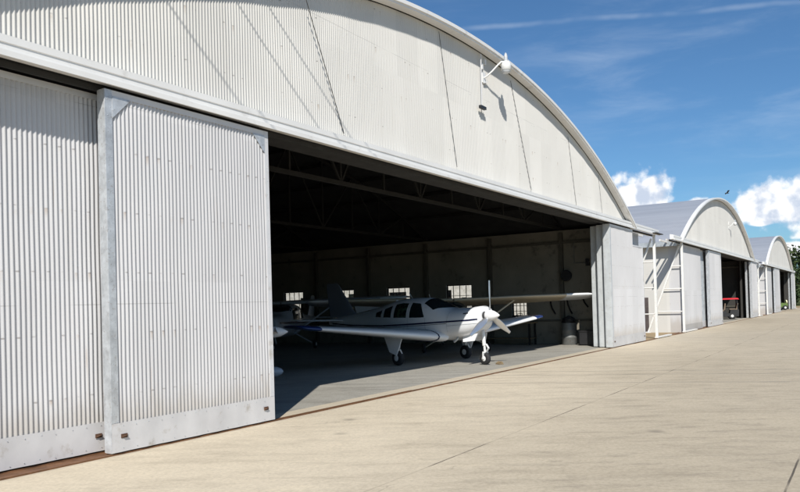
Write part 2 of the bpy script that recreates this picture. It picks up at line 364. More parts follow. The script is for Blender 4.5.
def hangar(xc, label, L1, L2, R1, R2, hx0, hx1, posts, seg=8, fixed=None, near=False):
    """all coordinates below are relative to the hangar's centre line"""
    INS = 'inside' if near else 'inside_shade'
    t = thing('hangar', label, 'hangar', (xc,0,0), 0, 'row of white arched hangars')
    # --- gable facade (corrugated) -------------------------------------------------
    OV, TH = .17, .085
    mb = MB(); zt = lambda x: arch(x) - TH - .02
    corr(mb, -RH+.35, RH-.35, lambda x: min(4.70, zt(x)-.01), zt, .07, lam=.0562, amp=.0074, seg=seg, rows=8 if near else 1)
    mb.build('gable_wall', M['sheet'], t, fix=False)
    # --- roof shell ------------------------------------------------------------------
    mb = MB(); n = 72; o = []; i_ = []
    for a in range(n+1):
        th = -1 + 2*a/n; ang = math.asin(RH/RAD)*th
        x = RAD*math.sin(ang); z = APEX - RAD + RAD*math.cos(ang)
        o.append((x, z)); r2 = RAD - TH; i_.append((r2*math.sin(ang), APEX - RAD + r2*math.cos(ang)))
    y0, y1 = -OV+.03, DEPTH+.3
    nseg = 6
    ys = [y0 + (y1-y0)*j/nseg for j in range(nseg+1)]
    mb.grid([[(x, y, z) for x, z in o] for y in ys], 0, True)
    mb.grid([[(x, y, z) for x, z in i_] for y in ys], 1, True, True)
    for y in (y0, y1):
        mb.grid([[(x, y, z) for x, z in o], [(x, y, z) for x, z in i_]], 0, False)
    for e in (0, n):
        mb.grid([[(o[e][0], y, o[e][1]) for y in ys], [(i_[e][0], y, i_[e][1]) for y in ys]], 0, False)
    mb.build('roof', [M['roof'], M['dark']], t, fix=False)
    # --- bright verge trim round the arch edge
    mb = MB()
    prof = [(-OV-.015, .030), (-OV-.015, -.045), (-OV+.012, -.045), (-OV+.012, -TH-.006), (.045, -TH-.006), (.045, -TH-.002), (-OV+.022, -TH-.002), (-OV+.022, .008), (.02, .010), (.02, .030)]
    rings = []
    for a in range(n+1):
        ang = math.asin(RH/RAD)*(-1 + 2*a/n); rr = []
        for y, dr in prof:
            r = RAD + dr; rr.append((r*math.sin(ang), y, APEX - RAD + r*math.cos(ang)))
        rings.append(rr)
    mb.loft(rings, 0, True, True, False); mb.build('verge_trim', M['fascia'], t)
    # --- header beam over the doors (runs out past the corners) -------------------------
    mb = MB()
    prof = [(.055,4.745),(-.12,4.685),(-.12,4.605),(-.105,4.598),(-.105,4.528),(-.15,4.515),(-.15,H),(-.12,H),(-.12,4.49),(.055,4.49)]
    mb.prism(prof, 'x', -HW-.45, HW+.45)
    tb = MB(); tb.box(-HW-.4, HW+.4, .058, .80, 4.495, 4.60); tb.build('track_box', M['dark'], t)
    slim = [(.06,4.72),(-.12,4.685),(-.12,4.605),(-.105,4.598),(-.105,4.528),(-.15,4.515),(-.15,H),(-.12,H),(-.12,4.49),(.06,4.49)]
    for e0, e1 in ((hx0, -HW-.453), (HW+.453, hx1)):
        mb.prism(slim, 'x', e0, e1)
        for yy in (.26, .56): mb.box(e0+.3, e1, yy, yy+.06, 4.455, 4.54)
    mb.build('door_header', M['fascia'], t)
    mb = MB()
    for y in (.10,):
        mb.box(hx0+.02, hx1-.02, y, y+.025, 4.41, 4.487)
        mb.box(hx1-1.25, hx1+.02, -.30, -.153, 4.47, 4.50)
    mb.build('door_track', M['dark'], t)
    # --- side walls ----------------------------------------------------------------------
    for s in (-1, 1):
        mb = MB(); xi, xo = s*(HW-.16), s*HW
        x0, x1 = min(xi,xo), max(xi,xo); kin = '-x' if s > 0 else '+x'
        wins = [4.2 + 3.15*j for j in range(7)]
        fm = {kin: 1, '-z': 1, '+z': 1, '-y': 0, '+y': 0}
        W2, ZB, ZT = .63, 1.12, 2.56
        ycur = .66
        W2A, ZTA = W2, ZT
        for w in wins:
            W2, ZT = (W2A, ZTA) if w > 4.3 else (.34, 1.80)
            if w < 4.3: w += .33
            mb.box(x0, x1, ycur, w-W2, 0, 4.56, 0, fm=fm); ycur = w+W2
            mb.box(x0, x1, w-W2, w+W2, 0, ZB, 0, fm=fm); mb.box(x0, x1, w-W2, w+W2, ZT, 4.56, 0, fm=fm)
        mb.box(x0, x1, ycur, DEPTH, 0, 4.56, 0, fm=fm)
        # short return at the front, set back from the door leaves
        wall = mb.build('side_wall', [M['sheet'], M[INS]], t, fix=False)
        wl = wins if s > 0 else wins
        for w in wl:
            W2, ZT = (W2A, ZTA) if w > 4.3 else (.34, 1.80)
            if w < 4.3: w += .33
            f = MB(); xm = (x0+x1)/2
            for a, b, c, d in ((w-W2, w+W2, ZB, ZB+.045), (w-W2, w+W2, ZT-.045, ZT), (w-W2, w-W2+.045, ZB+.045, ZT-.045), (w+W2-.045, w+W2, ZB+.045, ZT-.045)):
                f.box(xm-.04, xm+.04, a+.002, b-.002, c+.002, d-.002)
            for q in (1,2,3):
                yy = w-W2 + 2*W2*q/4; f.box(xm-.017, xm+.017, yy-.011, yy+.011, ZB+.047, ZT-.047)
            for q in (1,2):
                zz = ZB + (ZT-ZB)*q/3; f.box(xm-.013, xm+.013, w-W2+.047, w+W2-.047, zz-.010, zz+.010)
            fo = f.build('window', M['truss'], t)
            g = MB().box(xm-.004, xm+.004, w-W2+.04, w+W2-.04, ZB+.04, ZT-.04); g.build('pane', M['glass'], fo)
            if s > 0:    # boards and junk propped behind some panes
                rnd = random.Random(int(w*10))
                if w < 5: spots = []
                else: spots = [(rnd.choice((0,1)),0,rnd.choice((.62,.8))),(rnd.choice((2,3)),0,rnd.choice((.5,.62)))]
                for c0, h0, h1 in spots:
                    yy = w-W2 + 2*W2*c0/4; b = MB()
                    b.box(xm+.022, xm+.03, yy+.03, yy+2*W2/4-.01-(.04+rnd.random()*.06), ZB+.05+(ZT-ZB-.1)*h0, ZB+.05+(ZT-ZB-.1)*h1); b.build('board', M['inside'], fo)
        # eave gutter outside
        g = MB(); g.box(min(xo, s*RH), max(xo, s*RH), .12, DEPTH, 4.36, 4.40)
        g.box(s*RH-.02 if s > 0 else s*RH-.03, s*RH+.03 if s > 0 else s*RH+.02, .12, DEPTH, 4.28, 4.52); g.build('eave_gutter', M['galv2'], t)
        # inside posts and girt
        p = MB()
        for j in range(8):
            yy = 2.63 + 3.15*j; MB().box(min(xi, xi-s*.14), max(xi, xi-s*.14), yy-.07, yy+.07, 0, 4.45).build('wall_post', M['post'], t)
        p.box(min(xi-s*.004, xi-s*.09), max(xi-s*.004, xi-s*.09), .9, DEPTH-.3, 4.02, 4.12); p.box(min(xi-s*.004, xi-s*.06), max(xi-s*.004, xi-s*.06), .9, DEPTH-.3, .9, .98)
        p.build('girt', M['post'], t)
    # fixed corner panels closing the front between side wall and door leaves
    for s in (-1, 1):
        mb = MB(); mb.box(min(s*(HW-.17), s*(HW-.9)), max(s*(HW-.17), s*(HW-.9)), .67, .80, 0, 4.48, 0)
        if s > 0 and not near: mb.box(min(s*HW, s*(HW-.16)), max(s*HW, s*(HW-.16)), .38, .657, 0, 4.47, 0)
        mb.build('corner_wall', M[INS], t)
    # back wall
    mb = MB(); zt2 = lambda x: arch(x) - TH - .02
    P = [[(-HW + 2*HW*i/40, y, z) for i in range(41)] for y in (DEPTH, DEPTH+.15) for z in (0,)]
    for y, mi in ((DEPTH, 1), (DEPTH+.15, 0)):
        mb.grid([[(-HW+2*HW*i/40, y, 0) for i in range(41)], [(-HW+2*HW*i/40, y, zt2(-HW+2*HW*i/40)) for i in range(41)]], mi, False)
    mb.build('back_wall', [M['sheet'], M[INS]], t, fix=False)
    # roof trusses and purlins
    for j in range(4):
        yy = 2.63 + 6.3*j; mb = MB(); zc = 4.62
        mb.obox((-HW+.1, yy, zc), (HW-.1, yy, zc), .09, .09)
        nn = 14; px = [-HW+.3 + (2*HW-.6)*i/nn for i in range(nn+1)]
        for i in range(nn):
            za, zb = arch(px[i])-.30, arch(px[i+1])-.30
            mb.obox((px[i], yy, za), (px[i+1], yy, zb), .09, .10)
            if i % 2 == 0: mb.obox((px[i], yy, zc), (px[i+1], yy, zb), .05, .05)
            else: mb.obox((px[i], yy, za), (px[i+1], yy, zc), .05, .05)
            if 0 < i: mb.obox((px[i], yy, zc), (px[i], yy, za), .05, .05)
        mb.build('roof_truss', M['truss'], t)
    for i in range(1, 15):
        x = -HW + 2*HW*i/15; z = arch(x) - .20
        MB().box(x-.04, x+.04, .15, DEPTH-.1, z-.06, z+.06).build('purlin', M['truss'], t)
    # --- door leaves ---------------------------------------------------------------------
    def leaf(x0, x1, y, label=None, notch=None, side=None, g=True, mat='sheet_door', edge='galv'):
        """sliding leaf: corrugated sheet in a steel frame with a flat kick plate"""
        zt = H - .035; th = .11 if edge == 'galv' else .215
        c = MB(); ztop = (lambda x: zt-.05) if notch is None else (lambda x: (notch[1] if x > notch[0] else zt-.05))
        corr(c, x0+.075, x1-.06, lambda x: .36, ztop, y, seg=seg, rows=18 if near else 1)
        lf = c.build('door_leaf', M[mat], t, fix=False)
        if label: lf['label'] = label
        k = MB()
        k.grid([[(x0+.004 + (x1-x0-.008)*i/24, y-.018 - .006*math.sin(i*1.9)*(1 if 0 < i < 24 else 0), z) for i in range(25)] for z in (.035, .15, .27, .385)], 0, True)
        k.box(x0+.004, x1-.004, y-.010, y+.02, .035, .38)
        k.build('kick_plate', M['skirt'], lf)
        f = MB(); hi = zt if notch is None else notch[1]
        f.box(x0, x0+.10, y-.014, y-.004, .387, zt, 1)                    # left face strip
        f.box(x0-.003, x0+.035, y-.006, y+th, .03, zt, 1)                 # left edge channel
        f.box(x0+.005, x0+.05, y+th+.002, y+th+.03, .03, zt, 1)
        f.box(x1-.085, x1, y-.014, y-.004, .387, hi, 1 if side else 0)
        f.box(x1-.03, x1+.003, y-.003, y+th, .03, hi, 0)
        if notch is None:
            f.box(x0+.101, x1-.086, y-.012, y-.002, zt-.075, zt, 0)
        else:
            f.box(x0+.101, notch[0], y-.012, y-.002, zt-.075, zt, 0)
            f.box(notch[0]+.002, x1-.086, y-.012, y-.002, notch[1]-.06, notch[1], 0)
            f.box(notch[0]-.03, notch[0], y-.002, y+th, notch[1], zt, 0)
        if g:
            MB().prism([(x0+.1015, zt-.0765), (x0+.36, zt-.0765), (x0+.1015, zt-.34)], 'y', y-.020, y-.0125).build('corner_gusset', M['galv'], lf)
            if notch is None: MB().prism([(x1-.0865, zt-.0765), (x1-.34, zt-.0765), (x1-.0865, zt-.34)], 'y', y-.020, y-.0125).build('corner_gusset', M['galv'], lf)
        rnd = random.Random(int(x0*100))
        for xx in (x0+.16, x1-.20):
            b = MB(); b.tube([(xx-.03,y-.02,.22),(xx-.028,y-.045,.222),(xx+.028,y-.045,.228),(xx+.03,y-.02,.228)], .008, 6); b.box(xx-.045, xx+.045, y-.030, y-.0245, .200, .250)
            b.build('pull_staple', M['rust'], lf)
        if near:
            r = f
            for i in range(int((x1-x0)/.19)):
                xx = x0+.15+.19*i
                for zz in (.075, .345):
                    r.lathe([(0,.0055),(.003,.0055),(.005,.003)], (xx+rnd.uniform(-.02,.02), y-.022, zz+rnd.uniform(-.006,.006)), (0,-1,0), 6, 2)
            for i in range(20):
                r.lathe([(0,.006),(.003,.006),(.005,.003)], (x0+.035, y-.013, .5+.2*i), (0,-1,0), 6, 2); r.lathe([(0,.0055),(.003,.0055),(.005,.003)], (x0+.075, y-.013, .4+.2*i), (0,-1,0), 6, 2)
                r.lathe([(0,.0055),(.003,.0055),(.005,.003)], (x1-.04, y-.013, .45+.2*i) if notch is None or .45+.2*i < notch[1] else (x1-.04, y-.013, 1), (0,-1,0), 6, 2)
        f.build('leaf_frame', [M['flat'], M[edge], M['galv2']], lf)
        return lf
    for a in L1: leaf(*a)
    if fixed:
        fp = MB(); corr(fp, -HW+.002, fixed, lambda x: .36, lambda x: H-.01, .12, seg=seg); fp.box(-HW, -HW+.04, .13, .66, 0, H, 0); fp.box(-HW+.002, fixed, .10, .14, .02, .358, 0)
        fp.build('corner_panel', M['sheet_door'], t, fix=False)
    # --- door rails in the threshold
    r = MB(); r.box(hx0, hx1, -.055, .0, -.01, .018); r.box(hx0, L1[0][0]+.3, .245, .30, -.01, .016)
    r.box(hx0, L1[0][1] + (4.2 if near else 1), .005, .10, -.01, .005); r.box(hx0, L1[0][0]+.1, .105, .24, -.01, .005)
    r.build('door_rail', M['rail'], t)
    # --- A-frames holding up the overrunning header -----------------------------------------
    for px_, foot0, foot1 in posts:
        p = MB(); p.obox((px_, -.02, 0), (px_, -.02, H), .10, .10, up=(0,1,0))
        a = p.build('header_support', M['frame'], t)
        a['label'] = 'white steel A-frame with rungs under the header end'
        q = MB(); q.obox((px_, .10, 4.30), (px_, 1.72, .02), .07, .07); q.build('brace', M['frame'], a)
        for zz in (3.30, 2.18, 1.05):
            w = .10 + (4.30-zz)/4.28*1.62
            MB().tube([(px_, .031, zz), (px_, w-.036, zz)], .028, 8).build('rung', M['frame'], a)
        MB().box(foot0, foot1, -.09, .05, .024, .08).build('foot_rail', M['frame'], a); MB().box(px_-.12, px_+.12, 1.60, 1.85, 0, .05).build('foot_plate', M['frame'], a)
    # threshold and floor: structure
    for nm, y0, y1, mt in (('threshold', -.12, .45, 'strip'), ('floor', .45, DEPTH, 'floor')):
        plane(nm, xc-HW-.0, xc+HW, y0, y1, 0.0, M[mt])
    return t

x = XC[0]
H1 = hangar(x, 'nearest white arched hangar, its doors open on the parked propeller planes',
    [(5.54-x, 8.385-x, -.05), (2.2-x, 5.76-x, .25, None, None, 'galv', False),
     (25.95-x, 30.42-x, -.05, None, (28.95-x, 3.83), None, False, 'sheet_door', 'galv3'), (26.16-x, 30.95-x, .25, None, None, None, False, 'sheet_door', 'galv3'), (26.42-x, 27.6-x, .55, None, None, None, False, 'sheet_door', 'galv3')],
    None, None, None, -1.6-x, 33.0-x, [(32.5-x, 32.4-x, 35.0-x), (-1.2-x, -3-x, -1.1-x)], 10, near=True)
x = XC[1]
H2 = hangar(x, 'middle white arched hangar of the row, red-canopied cart inside its doorway',
    [(44.95-x, 49.18-x, -.05), (43.1-x, 47.0-x, .25, None, None, 'galv', False, 'galv2'),
     (62.98-x, 66.6-x, -.05), (63.1-x, 66.5-x, .25)],
    None, None, None, 35.9-x, 68.2-x, [(38.05-x, 37.95-x, 41.0-x), (67.7-x, 67.6-x, 69.4-x)], 6, fixed=43.5-x)
x = XC[2]
H3 = hangar(x, 'farthest white arched hangar of the row, by the trees',
    [(80.1-x, 84.9-x, -.05), (78.6-x, 82.4-x, .25, None, None, 'galv', False, 'galv2'),
     (99.5-x, 103.0-x, -.05), (99.6-x, 102.9-x, .25)],
    None, None, None, 71.4-x, 103.8-x, [(73.6-x, 73.5-x, 76.4-x), (103.3-x, 103.2-x, 105-x)], 4, fixed=79.0-x)
for i, (a, b) in enumerate(((XC[0]+HW, XC[1]-HW), (XC[1]+HW, XC[2]-HW), (XC[2]+HW, 128), (-70, XC[0]-HW))):
    plane('dirt_ground', a, b, -.12, 30, -.004 if i else -.004, M['dirt'])

# dark door in the middle hangar's side wall
x0 = -HW - .03
d = MB(); d.box(x0-.03, x0+.028, 1.70, 2.75, .08, 1.78); d.build('side_door', M['door'], H2)

# cables strapped across the gable face of the near hangar
for (xa, za, xb, zb, r) in ((9.30,6.86,10.48,4.79,.008), (14.08,7.70,14.74,4.81,.0055), (17.90,7.55,19.09,4.80,.006), (22.22,6.85,22.8,4.74,.005), (25.2,6.05,25.5,4.76,.004)):
    MB().tube([(xa-XC[0], -.10 if r > .007 else .052, za), (xb-XC[0], .045, zb)], r, 6).build('gable_cable', M['cable'], H1)
p = MB(); p.tube([(16.0-XC[0], -.02, 7.72), (16.0-XC[0], -.01, 6.46)], .014, 6)
ro = p.build('drop_rod', M['flat'], H1); MB().obox((15.86-XC[0], -.03, 6.42), (16.14-XC[0], -.03, 6.42), .07, .07).build('rod_end', M['blackp'], ro)

# ------------------------------------------------------------------ yard lamps
def lamp(x, y, z, label, group):
    t = thing('yard_lamp', label, 'lamp', (x, y, z), 0, group)
    a = MB()
    a.tube([(-.12,0,-.22),(-.12,-.10,-.19),(-.06,-.24,-.06),(.03,-.36,.10),(.10,-.44,.20),(.16,-.50,.20)], .024, 8); a.build('lamp_arm', M['lampwhite'], t)
    b = MB(); b.box(-.22,-.02,-.015,.012,-.36,-.06); b.box(-.30,-.23,-.05,.012,-.02,.14); b.box(-.12,-.06,-.06,.012,.16,.30); b.obox((-.2,-.03,-.38),(0,-.05,-.30),.03,.03)
    b.build('bracket', M['lampwhite'], t)
    h = MB(); h.lathe([(-.17,.125),(-.165,.135),(-.02,.14),(.05,.12),(.09,.07),(.10,.05)], (.22,-.53,.14), (0,0,1), 20); h.build('lamp_head', M['lampwhite'], t)
    g = MB(); g.lathe([(-.06,.09),(-.03,.118),(0,.122)], (.22,-.53,-.035), (0,0,1), 20); g.build('lens', M['lampgrey'], t)
    c = MB(); c.lathe([(0,.052),(.12,.052),(.19,.035),(.23,.01)], (.22,-.53,.242), (0,0,1), 14); c.build('photocell', M['lampgrey'], t)
    return t
l1 = lamp(16.40, .06, 7.42, 'white yard lamp high on the nearest hangar gable, above the open doorway', 'yard lamps on hangar gables')
l1.scale = (.88,)*3
c = copy_tree(l1); c.location = (53.6, .06, 6.55); c.scale = (.7,)*3; c['label'] = 'small white yard lamp on the gable of the middle hangar'

# overhead service wires (their shadows cross the near gable)
w = Vector((.33,-.867,0)).normalized()
for (xs, zs, dz) in ((7.93,6.30,9.0), (8.58,6.52,9.25), (7.13,5.47,9.0)):
    tt = (dz-zs)/1.65; p0 = Vector((xs-1.66*tt, -tt, dz))
    tag(MB().tube([p0 - w*60, p0 + w*45], .011, 6).build('overhead_wire', M['cable']), 'overhead wire above the frame whose shadow crosses the nearest gable', 'wire', 'overhead wires')

# ------------------------------------------------------------------ aircraft
class Body:
    """superellipse fuselage: stations (x, zbottom, ztop, halfwidth, n_up, zc_fraction)"""
    def __init__(s, st): s.st = sorted(st, key=lambda q: q[0])
    def at(s, x):
        st = s.st
        if x <= st[0][0]: return st[0][1:]
        if x >= st[-1][0]: return st[-1][1:]
        for i in range(len(st)-1):
            if st[i][0] <= x <= st[i+1][0]:
                a, b = st[i], st[i+1]; u = (x-a[0])/(b[0]-a[0])
                # monotone-ish catmull
                p = st[max(0,i-1)]; q = st[min(len(st)-1,i+2)]; r = []
                for j in range(1, len(a)):
                    h = b[0]-a[0]
                    m0 = (b[j]-p[j])/(b[0]-p[0])*h; m1 = (q[j]-a[j])/(q[0]-a[0])*h
                    if (b[j]-a[j])*m0 <= 0: m0 = 0
                    if (b[j]-a[j])*m1 <= 0: m1 = 0
                    lim = 3*abs(b[j]-a[j]); m0 = max(-lim, min(lim, m0)); m1 = max(-lim, min(lim, m1))
                    r.append((2*u**3-3*u**2+1)*a[j] + (u**3-2*u**2+u)*m0 + (-2*u**3+3*u**2)*b[j] + (u**3-u**2)*m1)
                return tuple(r)
    def ring(s, x, n=36):
        zb, zt, hw, e, fc = s.at(x); zc = zb + fc*(zt-zb); R = []
        for k in range(n):
            a = 2*PI*k/n; c, q = math.cos(a), math.sin(a); ee = e if q > 0 else 2.6
            hh = zt-zc if q > 0 else zc-zb
            R.append((x, hw*math.copysign(abs(c)**(2/ee), c), zc + hh*math.copysign(abs(q)**(2/ee), q)))
        return R
    def mesh(s, mb, nx=60, mi=0):
        x0, x1 = s.st[0][0], s.st[-1][0]
        mb.loft([s.ring(x0 + (x1-x0)*i/nx) for i in range(nx+1)], mi, True)
    def y(s, x, z, d=.006):
        zb, zt, hw, e, fc = s.at(x); zc = zb + fc*(zt-zb)
        ee, h = (e, zt-zc) if z > zc else (2.6, zc-zb)
        q = min(1, abs(z-zc)/h); return hw*(1-q**ee)**(1/ee) + d
    def z(s, x, y, d=.006):
        zb, zt, hw, e, fc = s.at(x); zc = zb + fc*(zt-zb); q = min(1, abs(y)/hw)
        return zc + (zt-zc)*(1-q**e)**(1/e) + d
    def patch(s, mb, pts, side, nx=10, nz=6, mi=0, d=.006):
        """pts: function u-> (x, zlow, zhigh) bands: list of (x,zl,zh)"""
        P = []
        for i in range(nx+1):
            u = i/nx*(len(pts)-1); a = min(int(u), len(pts)-2); f = u-a
            x, zl, zh = [pts[a][j]*(1-f)+pts[a+1][j]*f for j in range(3)]
            P.append([(x, side*s.y(x, zl+(zh-zl)*j/nz, d), zl+(zh-zl)*j/nz) for j in range(nz+1)])
        mb.grid(P, mi, True, side > 0)
    def screen(s, mb, rows, ny=12, mi=0, d=.006):
        """top glazing; rows (x_centre, x_edge, halfwidth)"""
        P = []
        for i in range(len(rows)):
            xc_, xe, hwid = rows[i]; r = []
            for j in range(ny+1):
                v = -1+2*j/ny; x = xc_ + (xe-xc_)*v*v; y = hwid*v; r.append((x, y, s.z(x, y, d)))
            P.append(r)
        mb.grid(P, mi, True)

def airfoil(chord, th, n=12):
    up = []
    for i in range(n+1):
        u = (1-math.cos(PI*i/n))/2
        t = 5*th*(.2969*math.sqrt(u)-.126*u-.3516*u*u+.2843*u**3-.1036*u**4); c = .02*4*u*(1-u)
        up.append((u*chord, c*chord + t*chord, c*chord - t*chord))
    return [(-x, a) for x, a, b in up] + [(-x, b) for x, a, b in reversed(up[1:-1])]
def wing(mb, secs, mi=0, vertical=False, caps=True):
    """secs: (span position, x of leading edge, chord, z, thickness)"""
    R = []
    for y, xl, ch, z, th in secs:
        if vertical: R.append([(xl+a, b - .02*0, y) for a, b in airfoil(ch, th)])
        else: R.append([(xl+a, y, z+b) for a, b in airfoil(ch, th)])
    mb.loft(R, mi, caps)
def prop(parent, hub, R, angles, blade_mat, spin_len=.34, spin_r=.16, tip=None, name='propeller'):
    b = MB(); hx, hy, hz = hub
    for a in angles:
        rad = Vector((0, -math.sin(a), math.cos(a))); tan = Vector((0, math.cos(a), math.sin(a))); ax = Vector((1,0,0)); rings = []
        for i in range(11):
            u = i/10; r = spin_r*.7 + (R-spin_r*.7)*u; ch = .050 + .062*math.sin(PI*min(1, u*1.05)**.75)*(1 if u < .93 else .75)
            tw = math.radians(46 - 32*u); cd = tan*math.cos(tw) - ax*math.sin(tw); nd = ax*math.cos(tw) + tan*math.sin(tw); tk = .020*(1-.7*u)
            c = Vector(hub) + rad*r
            rings.append([c + cd*(ch*.5*math.cos(2*PI*k/10)*1.7) + nd*(tk*math.sin(2*PI*k/10)) for k in range(10)])
        b.loft(rings, 0, True)
    p = b.build(name, blade_mat, parent)
    s = MB(); s.lathe([(-.10,spin_r*.98),(-.04,spin_r),(.06,spin_r*.93),(.15,spin_r*.76),(.24,spin_r*.48),(spin_len-.03,spin_r*.22),(spin_len,.012)], hub, (1,0,0), 24)
    s.build('spinner', M['chrome'], parent)
    return p
def wheel(parent, c, r, w, fairing=None):
    t = MB(); t.lathe([(-w/2,r*.55),(-w/2,r*.82),(-w*.38,r*.95),(-w*.15,r),(w*.15,r),(w*.38,r*.95),(w/2,r*.82),(w/2,r*.55)], c, (0,1,0), 24)
    o = t.build('wheel', M['black'], parent)
    h = MB(); h.lathe([(-w/2-.006,r*.12),(-w/2-.004,r*.30),(-w/2+.004,r*.54),(w/2-.004,r*.54),(w/2+.004,r*.30),(w/2+.006,r*.12)], c, (0,1,0), 18)
    h.build('hub', M['lampwhite'], o)
    return o

def low_wing(name, label, loc, rz, scale, group, paint, tipm, stripe, angles, pants=False, detail=True):
    """retractable low-wing single; origin under the nose wheel"""
    t = thing(name, label, 'airplane', loc, rz, group, scale)
    B = Body([(.12,1.17,1.66,.27,2.2,.5),(.04,1.06,1.70,.37,2.3,.5),(-.14,.94,1.69,.46,2.4,.5),(-.45,.82,1.665,.52,2.4,.47),(-1.0,.74,1.65,.55,2.4,.46),(-1.25,.70,1.70,.57,2.4,.46),(-1.75,.67,1.90,.59,2.3,.45),
        (-2.1,.66,1.985,.60,2.3,.44),(-2.8,.66,2.00,.60,2.3,.44),(-3.5,.68,1.95,.57,2.3,.44),(-4.3,.76,1.79,.47,2.2,.46),(-5.3,.88,1.60,.33,2.1,.5),(-6.5,1.02,1.46,.19,2.0,.5),(-7.45,1.14,1.36,.06,2.0,.5)])
    b = MB(); B.mesh(b, 72); b.build('fuselage', paint, t)
    # navy cheat lines
    s = MB()
    for side in (1,-1):
        ln = [(.06,1.325),(-.2,1.30),(-1.0,1.26),(-2.2,1.20),(-4.0,1.13),(-6.0,1.14),(-7.2,1.20)]
        B.patch(s, [(x, z-.022, z+.022) for x, z in ln], side, 50, 2)
        B.patch(s, [(x, z-.062, z-.048) for x, z in ln[2:]], side, 40, 1)
    s.build('cheat_line', stripe, t)
    if detail:
        pl = MB()
        for side in (1,-1):
            for q in ([(-.985,.95,1.56),(-.975,.95,1.56)], [(-1.86,.86,1.38),(-1.85,.86,1.38)], [(-2.63,.86,1.86),(-2.62,.86,1.86)]): B.patch(pl, q, side, 1, 16, 0, .004)
            B.patch(pl, [(-.98,1.13,1.14),(.04,1.20,1.21)], side, 14, 1, 0, .004)
        pl.build('panel_seam', M['galv2'], t)
    # glazing
    g = MB(); B.screen(g, [(-1.14 - .82*i/6, -1.60 - .42*i/6, .485 - .065*(i/6)) for i in range(7)]); g.build('windscreen', M['cabin'], t)
    for side in (1,-1):
        for i, q in enumerate(([(-1.90,1.40,1.44),(-2.08,1.39,1.72),(-2.16,1.39,1.82),(-2.55,1.39,1.85)], [(-2.70,1.39,1.84),(-3.0,1.39,1.85),(-3.30,1.39,1.81)], [(-3.46,1.40,1.77),(-3.86,1.40,1.68)], [(-4.02,1.41,1.64),(-4.34,1.42,1.56)])):
            w = MB(); B.patch(w, q, side, 10, 6); w.build('cabin_window', M['cabin2'] if i == 1 else M['cabin'], t)
    # wings
    for side in (1,-1):
        w = MB(); wing(w, [(side*.42, -1.02, 2.45, .80, .15), (side*.75, -1.22, 2.15, .83, .155), (side*4.55, -1.62, 1.20, 1.20, .12)], 0)
        if side < 0: w.f = [f[::-1] for f in w.f]
        wo = w.build('wing', paint, t)
        q = MB(); wing(q, [(side*.665, -1.145, 2.26, .817, .163), (side*.69, -1.163, 2.235, .820, .163)], 0); q.build('root_seal', stripe, wo)
        k = MB(); wing(k, [(side*4.553, -1.622, 1.195, 1.20, .12), (side*4.95, -1.67, 1.10, 1.24, .11), (side*5.06, -1.74, .98, 1.27, .08), (side*5.11, -1.90, .72, 1.30, .04)], 0); k.build('wing_tip', tipm, wo)
    # tail
    f = MB(); wing(f, [(1.42, -5.75, 1.70, 0, .07), (1.62, -6.02, 1.45, 0, .07), (2.55, -6.85, .78, 0, .07), (2.64, -6.98, .60, 0, .05)], 0, True); f.build('fin', M['afin_shade'], t)
    d = MB(); d.add([(-4.55,0,1.74),(-5.85,.035,1.55),(-6.05,.03,1.80),(-5.85,-.035,1.55)], [(0,1,2),(0,2,3),(0,3,1),(1,3,2)]); d.build('dorsal_fin', paint, t)
    for side in (1,-1):
        h = MB(); wing(h, [(side*.10, -6.45, .98, 1.30, .08), (side*1.75, -6.78, .62, 1.34, .08), (side*1.86, -6.9, .42, 1.345, .05)], 0); h.build('tailplane', paint, t)
    # cowl openings, exhaust, vents
    for side in (1,-1):
        c = MB(); c.lathe([(0,.01),(.002,.085),(.02,.10)], (.135, side*.15, 1.44), (1,0,0), 14); c.build('cowl_intake', M['blackp'], t)
        c = MB(); B.patch(c, [(-.22,1.485,1.52),(-.40,1.475,1.505)], side, 4, 1); c.build('cowl_vent', M['blackp'], t)
    prop(t, (.24,0,1.42), 1.0, angles, M['metal'])
    for side in (1,-1): MB().tube([(-.72, side*.28, .86),(-.80, side*.30, .74),(-.92, side*.31, .66)], .035, 10).build('exhaust_pipe', M['galv2'], t)
    # landing gear
    if not pants:
        n = MB(); n.tube([(-.06,0,.98),(-.02,0,.55)], .055, 10); n.tube([(-.02,0,.58),(0,0,.36)], .036, 10); n.obox((.01,-.095,.36),(.01,.095,.36),.06,.05)
        for side in (1,-1): n.obox((.01, side*.085, .37),(0, side*.085, .17), .025, .06)
        n.obox((.05,0,.60),(.14,0,.48),.06,.02); n.obox((.14,0,.48),(.05,0,.36),.06,.02); n.tube([(-.10,0,.80),(-.55,0,.88)], .022, 8)
        n.build('nose_gear', M['lampwhite'], t)
        for side in (1,-1):
            dd = MB(); dd.add([(-.06,side*.17,.92),(-.62,side*.23,.82),(-.58,side*.28,.66),(-.16,side*.22,.70),(-.06,side*.185,.92),(-.62,side*.245,.82),(-.58,side*.295,.66),(-.16,side*.235,.70)], [(0,1,2,3),(7,6,5,4),(0,4,5,1),(1,5,6,2),(2,6,7,3),(3,7,4,0)])
            dd.build('gear_door', paint, t)
        wheel(t, (0,0,.18), .18, .13)
        for side in (1,-1):
            m = MB(); m.tube([(-2.10, side*1.42, .95),(-2.12, side*1.46, .50)], .06, 10); m.tube([(-2.12, side*1.46, .52),(-2.13, side*1.47, .22)], .04, 10); m.tube([(-2.13, side*1.40, .22),(-2.13, side*1.55, .22)], .03, 8)
            m.obox((-2.04, side*1.46,.48),(-1.96, side*1.46,.36),.04,.02); m.obox((-1.96, side*1.46,.36),(-2.06, side*1.46,.25),.04,.02)
            m.build('main_gear', M['lampwhite'], t)
            dd = MB(); dd.prism([(-1.74,.90),(-2.62,.92),(-2.36,.40),(-2.05,.30)], 'y', side*1.58, side*1.605); dd.build('gear_door', paint, t)
